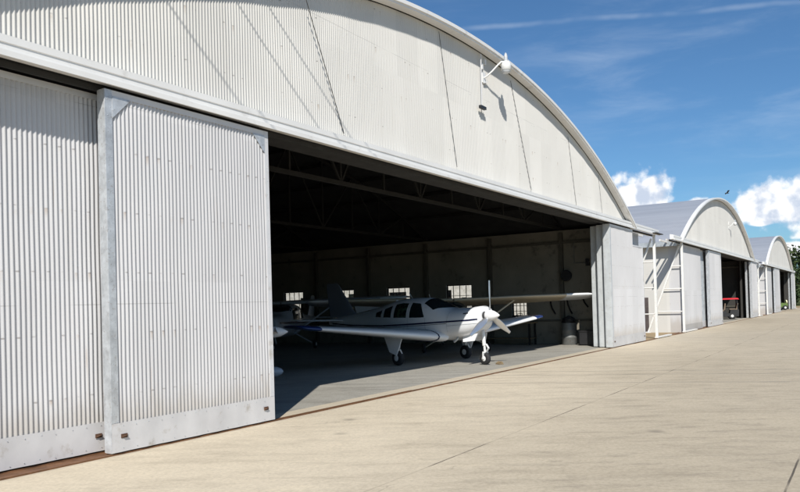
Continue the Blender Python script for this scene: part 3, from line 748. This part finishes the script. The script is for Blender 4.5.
            wheel(t, (-2.13, side*1.46, .22), .22, .16)
    else:
        for (x, y) in ((0,0),(-2.13,1.5),(-2.13,-1.5)):
            n = MB(); n.tube([(x,y,.95),(x,y,.4)], .05, 8); n.build('gear_leg', paint, t)
            q = MB(); q.lathe([(-.62,.01),(-.5,.05),(-.25,.11),(.05,.155),(.25,.14),(.38,.08),(.42,.02)], (x,y,.27), (1,0,.02), 16); q.build('wheel_fairing', paint, t)
            wheel(t, (x,y,.16), .16, .11)
    # aerials, beacon
    MB().tube([(-3.0,0,1.98),(-3.16,0,2.17)], .010, 6).build('aerial', M['lampwhite'], t); MB().tube([(-2.2,0,1.98),(-2.25,0,2.10)], .008, 6).build('aerial', M['lampwhite'], t)
    l = MB(); l.lathe([(0,.05),(.05,.045),(.085,.02)], (-3.75,0,1.88), (0,0,1), 12); l.build('beacon', M['lampwhite'], t)
    return t

def high_wing(name, label, loc, rz, scale, group, paint, wpaint, trim, angles, tail=0):
    """strut-braced high-wing single; origin on the ground under the wing's leading edge"""
    t = thing(name, label, 'airplane', loc, rz, group, scale)
    B = Body([(1.52,.98,1.40,.30,2.3,.5),(1.42,.86,1.46,.40,2.4,.5),(1.1,.72,1.50,.47,2.5,.5),(.55,.60,1.54,.53,2.6,.5),(.30,.58,1.62,.55,2.6,.48),(-.12,.57,1.97,.56,3.2,.42),(-1.0,.58,2.02,.56,3.4,.42),
        (-1.7,.66,1.95,.50,3.0,.45),(-2.4,.80,1.66,.38,2.4,.5),(-3.6,.98,1.50,.25,2.1,.5),(-5.2,1.14,1.42,.08,2.0,.5)])
    b = MB(); B.mesh(b, 60); b.build('fuselage', paint, t)
    s = MB()
    for side in (1,-1): B.patch(s, [(1.4,1.18,1.25),(.3,1.15,1.24),(-2.0,1.12,1.22),(-5.0,1.22,1.27)], side, 40, 2)
    s.build('cheat_line', trim, t)
    g = MB(); B.screen(g, [(.25-.40*i/6, .02-.30*i/6, .47) for i in range(7)]); g.build('windscreen', M['cabin'], t)
    for side in (1,-1):
        for q in ([(-.05,1.32,1.66),(-.30,1.32,1.85),(-.85,1.32,1.86)], [(-.98,1.32,1.85),(-1.65,1.36,1.75)]):
            w = MB(); B.patch(w, q, side, 8, 5); w.build('cabin_window', M['cabin'], t)
    for side in (1,-1):
        w = MB(); wing(w, [(side*.03,0,1.55,2.05,.12),(side*2.6,0,1.55,2.11,.12),(side*4.45,-.07,1.28,2.145,.13)], 0)
        wo = w.build('wing', wpaint, t); w = MB(); wing(w, [(side*4.453,-.07,1.28,2.145,.13),(side*5.35,-.12,1.14,2.16,.14),(side*5.60,-.2,.95,2.17,.08),(side*5.70,-.4,.6,2.18,.05)], 0)
        w.build('wing_tip', M['awhite'], wo)  # white panel paints in the sunlight that catches the outer wing
        k = MB(); k.tube([(-.35, side*.48, .70),(-.45, side*2.45, 2.06)], .035, 8); k.build('wing_strut', wpaint, t)
    f = MB(); wing(f, [(1.40,-4.05,1.15,0,.07),(2.38,-4.75,.62,0,.07),(2.45,-4.85,.45,0,.05)], 0, True); f.build('fin', paint, t)
    for side in (1,-1):
        h = MB(); wing(h, [(side*.08,-4.25,.95,1.32,.08),(side*1.65,-4.45,.65,1.32,.07)], 0); h.build('tailplane', paint, t)
    prop(t, (1.60,0,1.20), .92, angles, M['metal'], .30, .14)
    if tail:
        t.rotation_euler = (0, -tail, rz); mx = .05
        n = MB(); n.tube([(-4.9,0,1.2),(-5.15,0,1.05)], .03, 8); n.build('tail_gear', M['galv2'], t); wheel(t, (-5.17,0,1.0), .09, .07)
    else:
        mx = -.98; n = MB(); n.tube([(1.05,0,.85),(1.15,0,.30)], .04, 8); n.build('nose_gear', M['lampwhite'], t); wheel(t, (1.16,0,.17), .17, .12)
    for side in (1,-1):
        m = MB(); m.obox((mx+.03, side*.40,.66),(mx, side*1.18,.22), .12, .03); m.build('main_gear', paint, t); wheel(t, (mx, side*1.24, .19), .19, .13)
    return t

GA = 'light aircraft parked in the nearest hangar'
PR = [0, math.radians(122), math.radians(-122)]
low_wing('airplane', 'glossy white low-wing plane with blue wingtips, its nose in the sun at the hangar doorway', (18.52,1.33,0), math.radians(-105.7), .966, GA, M['awhite'], M['ablue'], M['anavy'], PR)
a1 = math.atan2(-.57, -.82)
high_wing('airplane', 'cream high-wing plane behind the white low-wing one, wingtip near the right door stack', (23.4-.30,4.9-.21,0), a1, .93, GA, M['abeige'], M['abeige'], M['anavy'], [math.radians(75), math.radians(255)], math.radians(10.5))
high_wing('airplane', 'pale grey high-wing plane in the dark at the back of the nearest hangar', (23.2,13.0,0), math.radians(203), .95, GA, M['agrey'], M['agrey'], M['anavy'], [math.radians(20), math.radians(200)])
low_wing('airplane', 'pale plane with wheel fairings, mostly hidden behind the nearest open door leaf', (12.98,4.3,0), math.radians(-47), .82, GA, M['agrey'], M['agrey'], M['anavy'], [math.radians(84), math.radians(264)], pants=True)
t = thing('utility_cart', 'black utility cart with a red canopy in the middle hangar doorway', 'cart', (60.6,2.0,0), math.radians(103), None, 1)
b = MB(); b.prism([(-1.35,.22),(1.35,.22),(1.42,.55),(1.30,.82),(.75,.84),(.70,.46),(.30,.44),(.25,.62),(-.50,.62),(-.52,.46),(-.75,.46),(-.78,.70),(-1.38,.72)], 'y', -.60, .60); b.build('body', M['blackp'], t)
b = MB(); b.prism([(-1.40,1.50),(1.0,1.50),(1.12,1.53),(1.0,1.60),(-1.30,1.61)], 'y', -.66, .66); b.build('canopy', M['ared'], t)
for sx in (-1.25,.85):
    for sy in (-.55,.55):
        MB().obox((sx*1.05,sy,.70),(sx,sy,1.50),.05,.05).build('post', M['blackp'], t)
for sx in (-.98,-.12):
    for sy in (-.29,.29):
        b = MB(); b.box(sx-.22,sx+.25,sy-.25,sy+.25,.625 if sx > -.5 else .73,.74 if sx > -.5 else .80); b.prism([(sx-.30,.72),(sx-.20,.72),(sx-.28,1.22),(sx-.36,1.20)],'y',sy-.24,sy+.24); b.build('seat', M['seat'], t)
for sx, sy in ((.95,.52),(.95,-.52),(-.9,.52),(-.9,-.52)): wheel(t, (sx,sy,.25), .25, .18)
q = MB(); q.tube([(.62,.28,.80),(.42,.28,.98)], .02, 8); q.lathe([(0,.17),(.03,.17)], (.42,.28,.98), (-.6,0,.7), 16); q.build('steering_wheel', M['black'], t)

# wheel chock by the nose wheel
c = MB(); c.prism([(0,0),(.14,0),(.14,.03),(.05,.08)], 'y', -.10, .10); o = c.build('wheel_chock', M['wood'], None, (18.78,.95,.002)); o.rotation_euler = (0,0,math.radians(150))
tag(o, 'small wooden chock on the floor by the white plane nose wheel', 'chock')

# ------------------------------------------------------------------ clutter along the right-hand wall of the near hangar
X = XC[0]+HW-.16
t = thing('oil_drum', 'grey steel drum standing against the inside wall of the nearest hangar', 'drum', (27.95,2.25,0))
d = MB(); d.lathe([(0,.28),(.02,.30),(.28,.30),(.29,.31),(.31,.30),(.56,.30),(.57,.31),(.59,.30),(.84,.30),(.86,.29)], (0,0,0), (0,0,1), 24); d.build('barrel', M['drum'], t)
r = MB(); r.lathe([(0,.24),(.03,.27),(.09,.22),(.13,.24),(.19,.13),(.22,.15),(.25,.03)], (0,0,0), (.12,.05,1), 13)
for i, v in enumerate(r.v): r.v[i] = (v[0]*(1+.25*math.sin(i*2.1)), v[1]*(1+.25*math.cos(i*1.7)), v[2]+(.03*math.sin(i*1.3) if v[2] > .02 else 0))
tag(r.build('rag_heap', M['black'], None, (27.95,2.25,.862)), 'heap of black rags on top of the grey drum', 'rags')
c = MB(); c.box(-.45,.45,-.32,.32,.05,.52); c.box(-.47,.47,-.34,.34,.525,.56); c.box(-.40,-.30,-.30,.30,0,.048); c.box(.30,.40,-.30,.30,0,.048)
o = c.build('crate', M['blackp'], None, (27.75,1.30,0)); tag(o, 'low black chest on the floor beside the right door stack', 'chest')
t = thing('workbench', 'dark workbench along the inside wall under the cream wing', 'workbench', (27.7,4.9,0))
b = MB(); b.box(-.35,.38,-1.3,1.3,.86,.91); b.box(-.30,.36,-1.25,1.25,.25,.28); b.build('bench_top', M['wood'], t)
for sx in (-.28,.30):
    for sy in (-1.2,1.2): MB().box(sx-.035,sx+.035,sy-.035,sy+.035,0,.858).build('leg', M['truss'], t)
for yy, lb in ((5.6,'dark tool box at the far end of the workbench'),(4.2,'dark tool box at the near end of the workbench')):
    b = MB(); b.box(-.18,.18,-.28,.28,.0,.20); b.prism([(-.18,.203),(.18,.203),(.10,.28),(-.10,.28)],'y',-.28,.28); b.tube([(0,-.12,.27),(0,-.10,.34),(0,.10,.34),(0,.12,.27)],.012,6)
    tag(b.build('tool_box', M['blackp'], None, (27.7,yy,.912)), lb, 'tool box')
t = thing('wall_fan', 'black fan on a bracket high on the inside wall near the doors', 'fan', (X, 2.35, 2.72))
f = MB(); f.lathe([(-.02,.20),(0,.22),(.10,.22),(.12,.20)], (-.30,0,0), (-1,0,0), 20); f.build('fan_guard', M['blackp'], t); MB().obox((-.002,0,.1),(-.30,0,0),.06,.06).build('bracket', M['black'], t)
for (y, z, h, lb) in ((3.05,1.75,.55,'black hose looped on the inside wall, farthest of three beyond the drum'), (2.35,1.80,.60,'black hose looped on the inside wall, between two others above the drum'), (1.70,1.85,.40,'short black hose looped on the inside wall nearest the doors')):
    q = MB(); q.tube([(X-.05, y+.10*math.cos(a*PI/8), z - h*abs(math.sin(a*PI/16)) ) for a in range(17)], .03, 8)
    tag(q.build('hose', M['black']), lb, 'hose', 'hoses hung on the wall')
t = thing('electrical_conduit', 'grey electrical conduit with a switch box on the inside wall', 'conduit', (X,2.0,3.2))
q = MB(); q.tube([(-.03,.12,.8),(-.03,.12,.02),(-.03,-.35,.0)], .018, 8); q.build('pipe', M['drum'], t); MB().box(-.10,-.002,-.50,-.36,-.12,.16).build('switch_box', M['blackp'], t)
# blinds of light stuff stored behind the planes
# ------------------------------------------------------------------ far hangar's yellow tug
t = thing('tug', 'small yellow-green tug in the doorway of the farthest hangar', 'tug', (95.5,1.3,0), math.radians(-60))
b = MB(); b.prism([(-.9,.35),(1.0,.35),(1.05,.75),(.35,.85),(.25,.62),(-.25,.62),(-.4,.95),(-.9,.9)], 'y', -.45, .45); b.build('body', M['ayellow'], t)
for sx, sy in ((.7,.52),(.7,-.52),(-.6,.52),(-.6,-.52)): wheel(t, (sx,sy,.28), .28, .18)
q = MB(); q.tube([(.30,0,.80),(.05,0,1.1)], .025, 8); q.lathe([(0,.18),(.03,.18)], (.05,0,1.1), (-.6,0,.8), 16); q.build('steering_wheel', M['blackp'], t)
q = MB(); q.lathe([(0,.20),(.10,.22),(.14,.16),(.15,.02)], (1.02,0,.95), (1,0,.1), 16); q.build('headlight', M['acream'], t)
q = MB(); q.box(-.55,-.1,-.3,.3,.625,.72); q.build('seat', M['black'], t)

# ------------------------------------------------------------------ bird
b = MB(); b.loft([[(xx, r*math.cos(2*PI*k/8), r*math.sin(2*PI*k/8)) for k in range(8)] for xx, r in ((-.28,.01),(-.12,.06),(.05,.08),(.18,.05),(.26,.01))], 0)
b.add([(-.10,.05,.02),(.12,.05,.02),(.06,.42,.20),(-.08,.62,.10)], [(0,1,2,3)]); b.add([(-.10,-.05,.02),(.12,-.05,.02),(.06,-.42,.20),(-.08,-.62,.10)], [(3,2,1,0)])
o = b.build('bird', M['bird'], None, (52.9,0,8.6)); o.location = Vector((0,-7.72,1.7)) + (Vector((52.9,0,8.6))-Vector((0,-7.72,1.7)))*.8; o.rotation_euler = (.3,0,2.2); o.scale = (.42,)*3
tag(o, 'small dark bird flying above the middle hangar', 'bird')

# ------------------------------------------------------------------ trees past the last hangar
def tree(x, y, h, r, seed, label):
    rnd = random.Random(seed); t = thing('broadleaf_tree', label, 'tree', (x,y,-.05), 0, 'trees beyond the last hangar')
    k = MB(); k.tube([(0,0,0),(.1,0,h*.25),(.0,.1,h*.55),(.1,.1,h*.85)], [h*.03,h*.022,h*.015,.03], 8)
    tips = []
    for i in range(9):
        a = rnd.uniform(0, 2*PI); z0 = h*rnd.uniform(.25,.6); L = r*rnd.uniform(.5,.95); e = (L*math.cos(a), L*math.sin(a), z0 + h*rnd.uniform(.08,.3))
        k.tube([(0,0,z0), (e[0]*.5, e[1]*.5, z0+(e[2]-z0)*.4), e], [h*.011,h*.007,.02], 6); tips.append(e)
    k.build('trunk', M['bark'], t)
    c = MB(); cl = []
    for i in range(46):
        a = rnd.uniform(0,2*PI); u = rnd.uniform(.18,1.0); pr = math.sin(PI*min(.97, .12+.85*u))**.6
        d = r*pr*rnd.uniform(.25,1.0); cl.append((d*math.cos(a), d*math.sin(a), h*u*.97, rnd.uniform(.5,1.0)*r*.34))
    for (cx, cy, cz, cr) in cl:
        for j in range(46):
            p = Vector((rnd.gauss(0,1), rnd.gauss(0,1), rnd.gauss(0,.8))); p = p.normalized()*cr*rnd.uniform(.5,1.1) + Vector((cx,cy,cz))
            n = Vector((rnd.gauss(0,1), rnd.gauss(0,1), rnd.gauss(.5,1))).normalized(); q = n.orthogonal().normalized(); s_ = n.cross(q); L = rnd.uniform(.16,.38)
            c.add([p+q*L, p+s_*L*.6, p-q*L, p-s_*L*.6], [(0,1,2,3)])
    c.build('crown', M['leaf'], t, fix=False)
TL = ['tall dark green tree just past the farthest hangar', 'broad tree behind the farthest hangar corner', 'rounded green tree at the right edge past the hangars', 'lower bushy tree in front of the far tree line', 'distant tall tree right of the last hangar', 'slim tree at the end of the apron', 'wide-crowned tree at the far end of the apron', 'short dense tree by the end of the apron']
for i, (x, y, h, r) in enumerate(((148,10,9.6,4.6),(156,4,10.4,5.0),(150,-1.5,9.4,4.6),(140,3.5,6.0,3.4),(172,9,11.8,5.4),(168,-7,10.2,4.8),(180,0,11.6,5.4),(142,-3.2,5.2,3.0))):
    tree(x, y, h, r, 40+i, TL[i])

# ------------------------------------------------------------------ light and sky
sun_to = Vector((-1.66,-1.0,1.65)).normalized()
L = bpy.data.lights.new('sun', 'SUN'); L.energy = 4.7; L.angle = math.radians(.55); L.color = (1.0,.955,.88)
so = bpy.data.objects.new('sun', L); COL.objects.link(so); so.rotation_euler = sun_to.to_track_quat('Z','Y').to_euler(); so.location = (-20,-20,30)
W = bpy.data.worlds.new('World'); S.world = W; W.use_nodes = True
nt = W.node_tree; nt.nodes.clear(); k = N(nt)
sky = k.n('ShaderNodeTexSky', sky_type='NISHITA'); sky.sun_disc = False
sky.sun_elevation = math.asin(sun_to.z); sky.sun_rotation = math.atan2(sun_to.x, sun_to.y)
sky.altitude = 200; sky.air_density = 1.0; sky.dust_density = .7; sky.ozone_density = 3.0
g = k.coord('Generated')
# wispy cirrus
ci = k.noise(k.mapping(g, (1.6,4.5,22), rot=(.30,.10,.2)), 1.0, 6, .60, .35)
ci2 = k.noise(g, 2.1, 3, .5)
cir = k.math('MULTIPLY', k.smooth(ci, .42, .84, 0, .22), k.smooth(ci2, .36, .62))
# contrail
pa = Vector((.8328,.4289,.3499)); pb = Vector((.9423,.055,.3302)); nn = pa.cross(pb).normalized()
dd = k.math('ABSOLUTE', k.math('ADD', k.vmath('DOT_PRODUCT', g, tuple(nn), 1), k.math('MULTIPLY', k.math('SUBTRACT', k.noise(g, 9, 4), .5), .010)))
tr = k.math('MULTIPLY', k.smooth(dd, .0, .0050, .17, 0), k.smooth(k.noise(g, 14, 3), .32, .6, .2, 1))
tr = k.math('MULTIPLY', tr, k.smooth(k.vmath('DOT_PRODUCT', g, tuple(((pa+pb)/2).normalized()), 1), .962, .985))
cirrus = k.math('MAXIMUM', cir, tr)
# cumulus heaps: (direction, half-width az, half-height)
def heap(c, aw, ah, seedv):
    c = Vector(c).normalized(); e = Vector((c.y, -c.x, 0)).normalized(); u = e.cross(c)
    if u.z < 0: u = -u
    X = k.math('DIVIDE', k.vmath('DOT_PRODUCT', g, tuple(e), 1), aw); Y = k.math('DIVIDE', k.vmath('DOT_PRODUCT', g, tuple(u), 1), ah)
    base = k.smooth(Y, -1.05, -.75)
    Yp = k.math('MULTIPLY', Y, k.math('ADD', k.math('MULTIPLY', k.math('LESS_THAN', Y, 0), -.25), 1))
    r = k.math('SQRT', k.math('ADD', k.math('MULTIPLY', X, X), k.math('MULTIPLY', Yp, Yp)))
    fr = k.math('GREATER_THAN', k.vmath('DOT_PRODUCT', g, tuple(c), 1), .5)
    return k.math('SUBTRACT', k.math('SUBTRACT', k.math('SUBTRACT', 1.0, r), k.math('MULTIPLY', k.math('SUBTRACT', 1.0, fr), 9.0)), k.math('MULTIPLY', k.math('SUBTRACT', 1.0, base), 1.1))
def shape(gv):
    v = k.n('ShaderNodeTexVoronoi', feature='SMOOTH_F1'); k.put(v.inputs['Vector'], gv); v.inputs['Scale'].default_value = 42; v.inputs['Smoothness'].default_value = .35
    v2 = k.n('ShaderNodeTexVoronoi', feature='SMOOTH_F1'); k.put(v2.inputs['Vector'], gv); v2.inputs['Scale'].default_value = 95; v2.inputs['Smoothness'].default_value = .35
    f = k.math('SUBTRACT', .5, v.outputs['Distance']); f2 = k.math('SUBTRACT', .5, v2.outputs['Distance'])
    n1 = k.math('SUBTRACT', k.noise(gv, 30, 8, .62), .5)
    return k.math('ADD', k.math('ADD', k.math('MULTIPLY', f, .75), k.math('MULTIPLY', f2, .38)), k.math('MULTIPLY', n1, 1.9))
heaps = [((.9591,.2423,.1260), .047, .048), ((.9890,.1020,.1120), .038, .032), ((.9890,.0500,.1060), .058, .049), ((.99,-.06,.10), .075, .05), ((.985,.10,.055), .09, .012), ((.975,.175,.118), .02, .009), ((.70,.70,.12), .11, .05), ((.3,.95,.10), .16, .06), ((.95,-.42,.10), .12, .06), ((-.5,.85,.12), .15, .06), ((.5,-.86,.12), .16, .06)]
tot = None
for i, hq in enumerate(heaps):
    hh = heap(*hq, i); tot = hh if tot is None else k.math('MAXIMUM', tot, hh)
d0 = k.math('ADD', tot, k.math('MULTIPLY', shape(g), .55))
off = k.vmath('ADD', g, tuple(Vector((-.35,-.55,.75)).normalized()*.016))
d1 = k.math('ADD', tot, k.math('MULTIPLY', shape(off), .55))
cm = k.math('MULTIPLY', k.smooth(d0, .03, .42), k.smooth(tot, -.42, -.10))
relief = k.math('SUBTRACT', d0, d1)
lit = k.smooth(k.math('ADD', relief, k.math('MULTIPLY', k.math('SUBTRACT', .62, d0), .22)), -.20, .20)
ccol = k.mix(lit, (6.0,6.8,8.2), (11.2,11.2,11.2))
hz = k.n('ShaderNodeSeparateXYZ'); k.put(hz.inputs[0], g)
skyc = k.mix(k.math('MULTIPLY', cirrus, k.smooth(hz.outputs[2], .0, .1)), k.mix(1.0, sky.outputs[0], (.56,.82,1.0), 'MULTIPLY'), (8.0,9.0,10.2))
fin = k.mix(k.math('MULTIPLY', cm, k.smooth(hz.outputs[2], .0, .03)), skyc, ccol)
bg = k.n('ShaderNodeBackground'); k.put(bg.inputs[0], fin); bg.inputs[1].default_value = .09
k.put(k.n('ShaderNodeOutputWorld').inputs[0], bg.outputs[0])

# ------------------------------------------------------------------ camera
yaw, pitch, roll, fpx, cy = 1.0033756, .013675, -.0278068, 734.8127, 295.991
f = Vector((math.sin(yaw)*math.cos(pitch), math.cos(yaw)*math.cos(pitch), math.sin(pitch))); r = Vector((math.cos(yaw), -math.sin(yaw), 0)); u = r.cross(f)
r2 = r*math.cos(roll) + u*math.sin(roll); u2 = u*math.cos(roll) - r*math.sin(roll)
cam = bpy.data.cameras.new('camera'); co = bpy.data.objects.new('camera', cam); COL.objects.link(co)
co.matrix_world = Matrix((( r2.x, u2.x, -f.x, 0), (r2.y, u2.y, -f.y, -7.7187), (r2.z, u2.z, -f.z, 1.7), (0,0,0,1)))
cam.sensor_width = 36; cam.lens = fpx/800*36; cam.shift_y = (cy-246)/800; cam.clip_start = .05; cam.clip_end = 6000
S.camera = co
S.view_settings.view_transform = 'Standard'; S.view_settings.look = 'None'; S.view_settings.exposure = 0.2; S.view_settings.gamma = 1; S.view_settings.use_curve_mapping = False
S.cycles.use_denoising = True
S.cycles.max_bounces = 8; S.cycles.diffuse_bounces = 3; S.cycles.transparent_max_bounces = 12
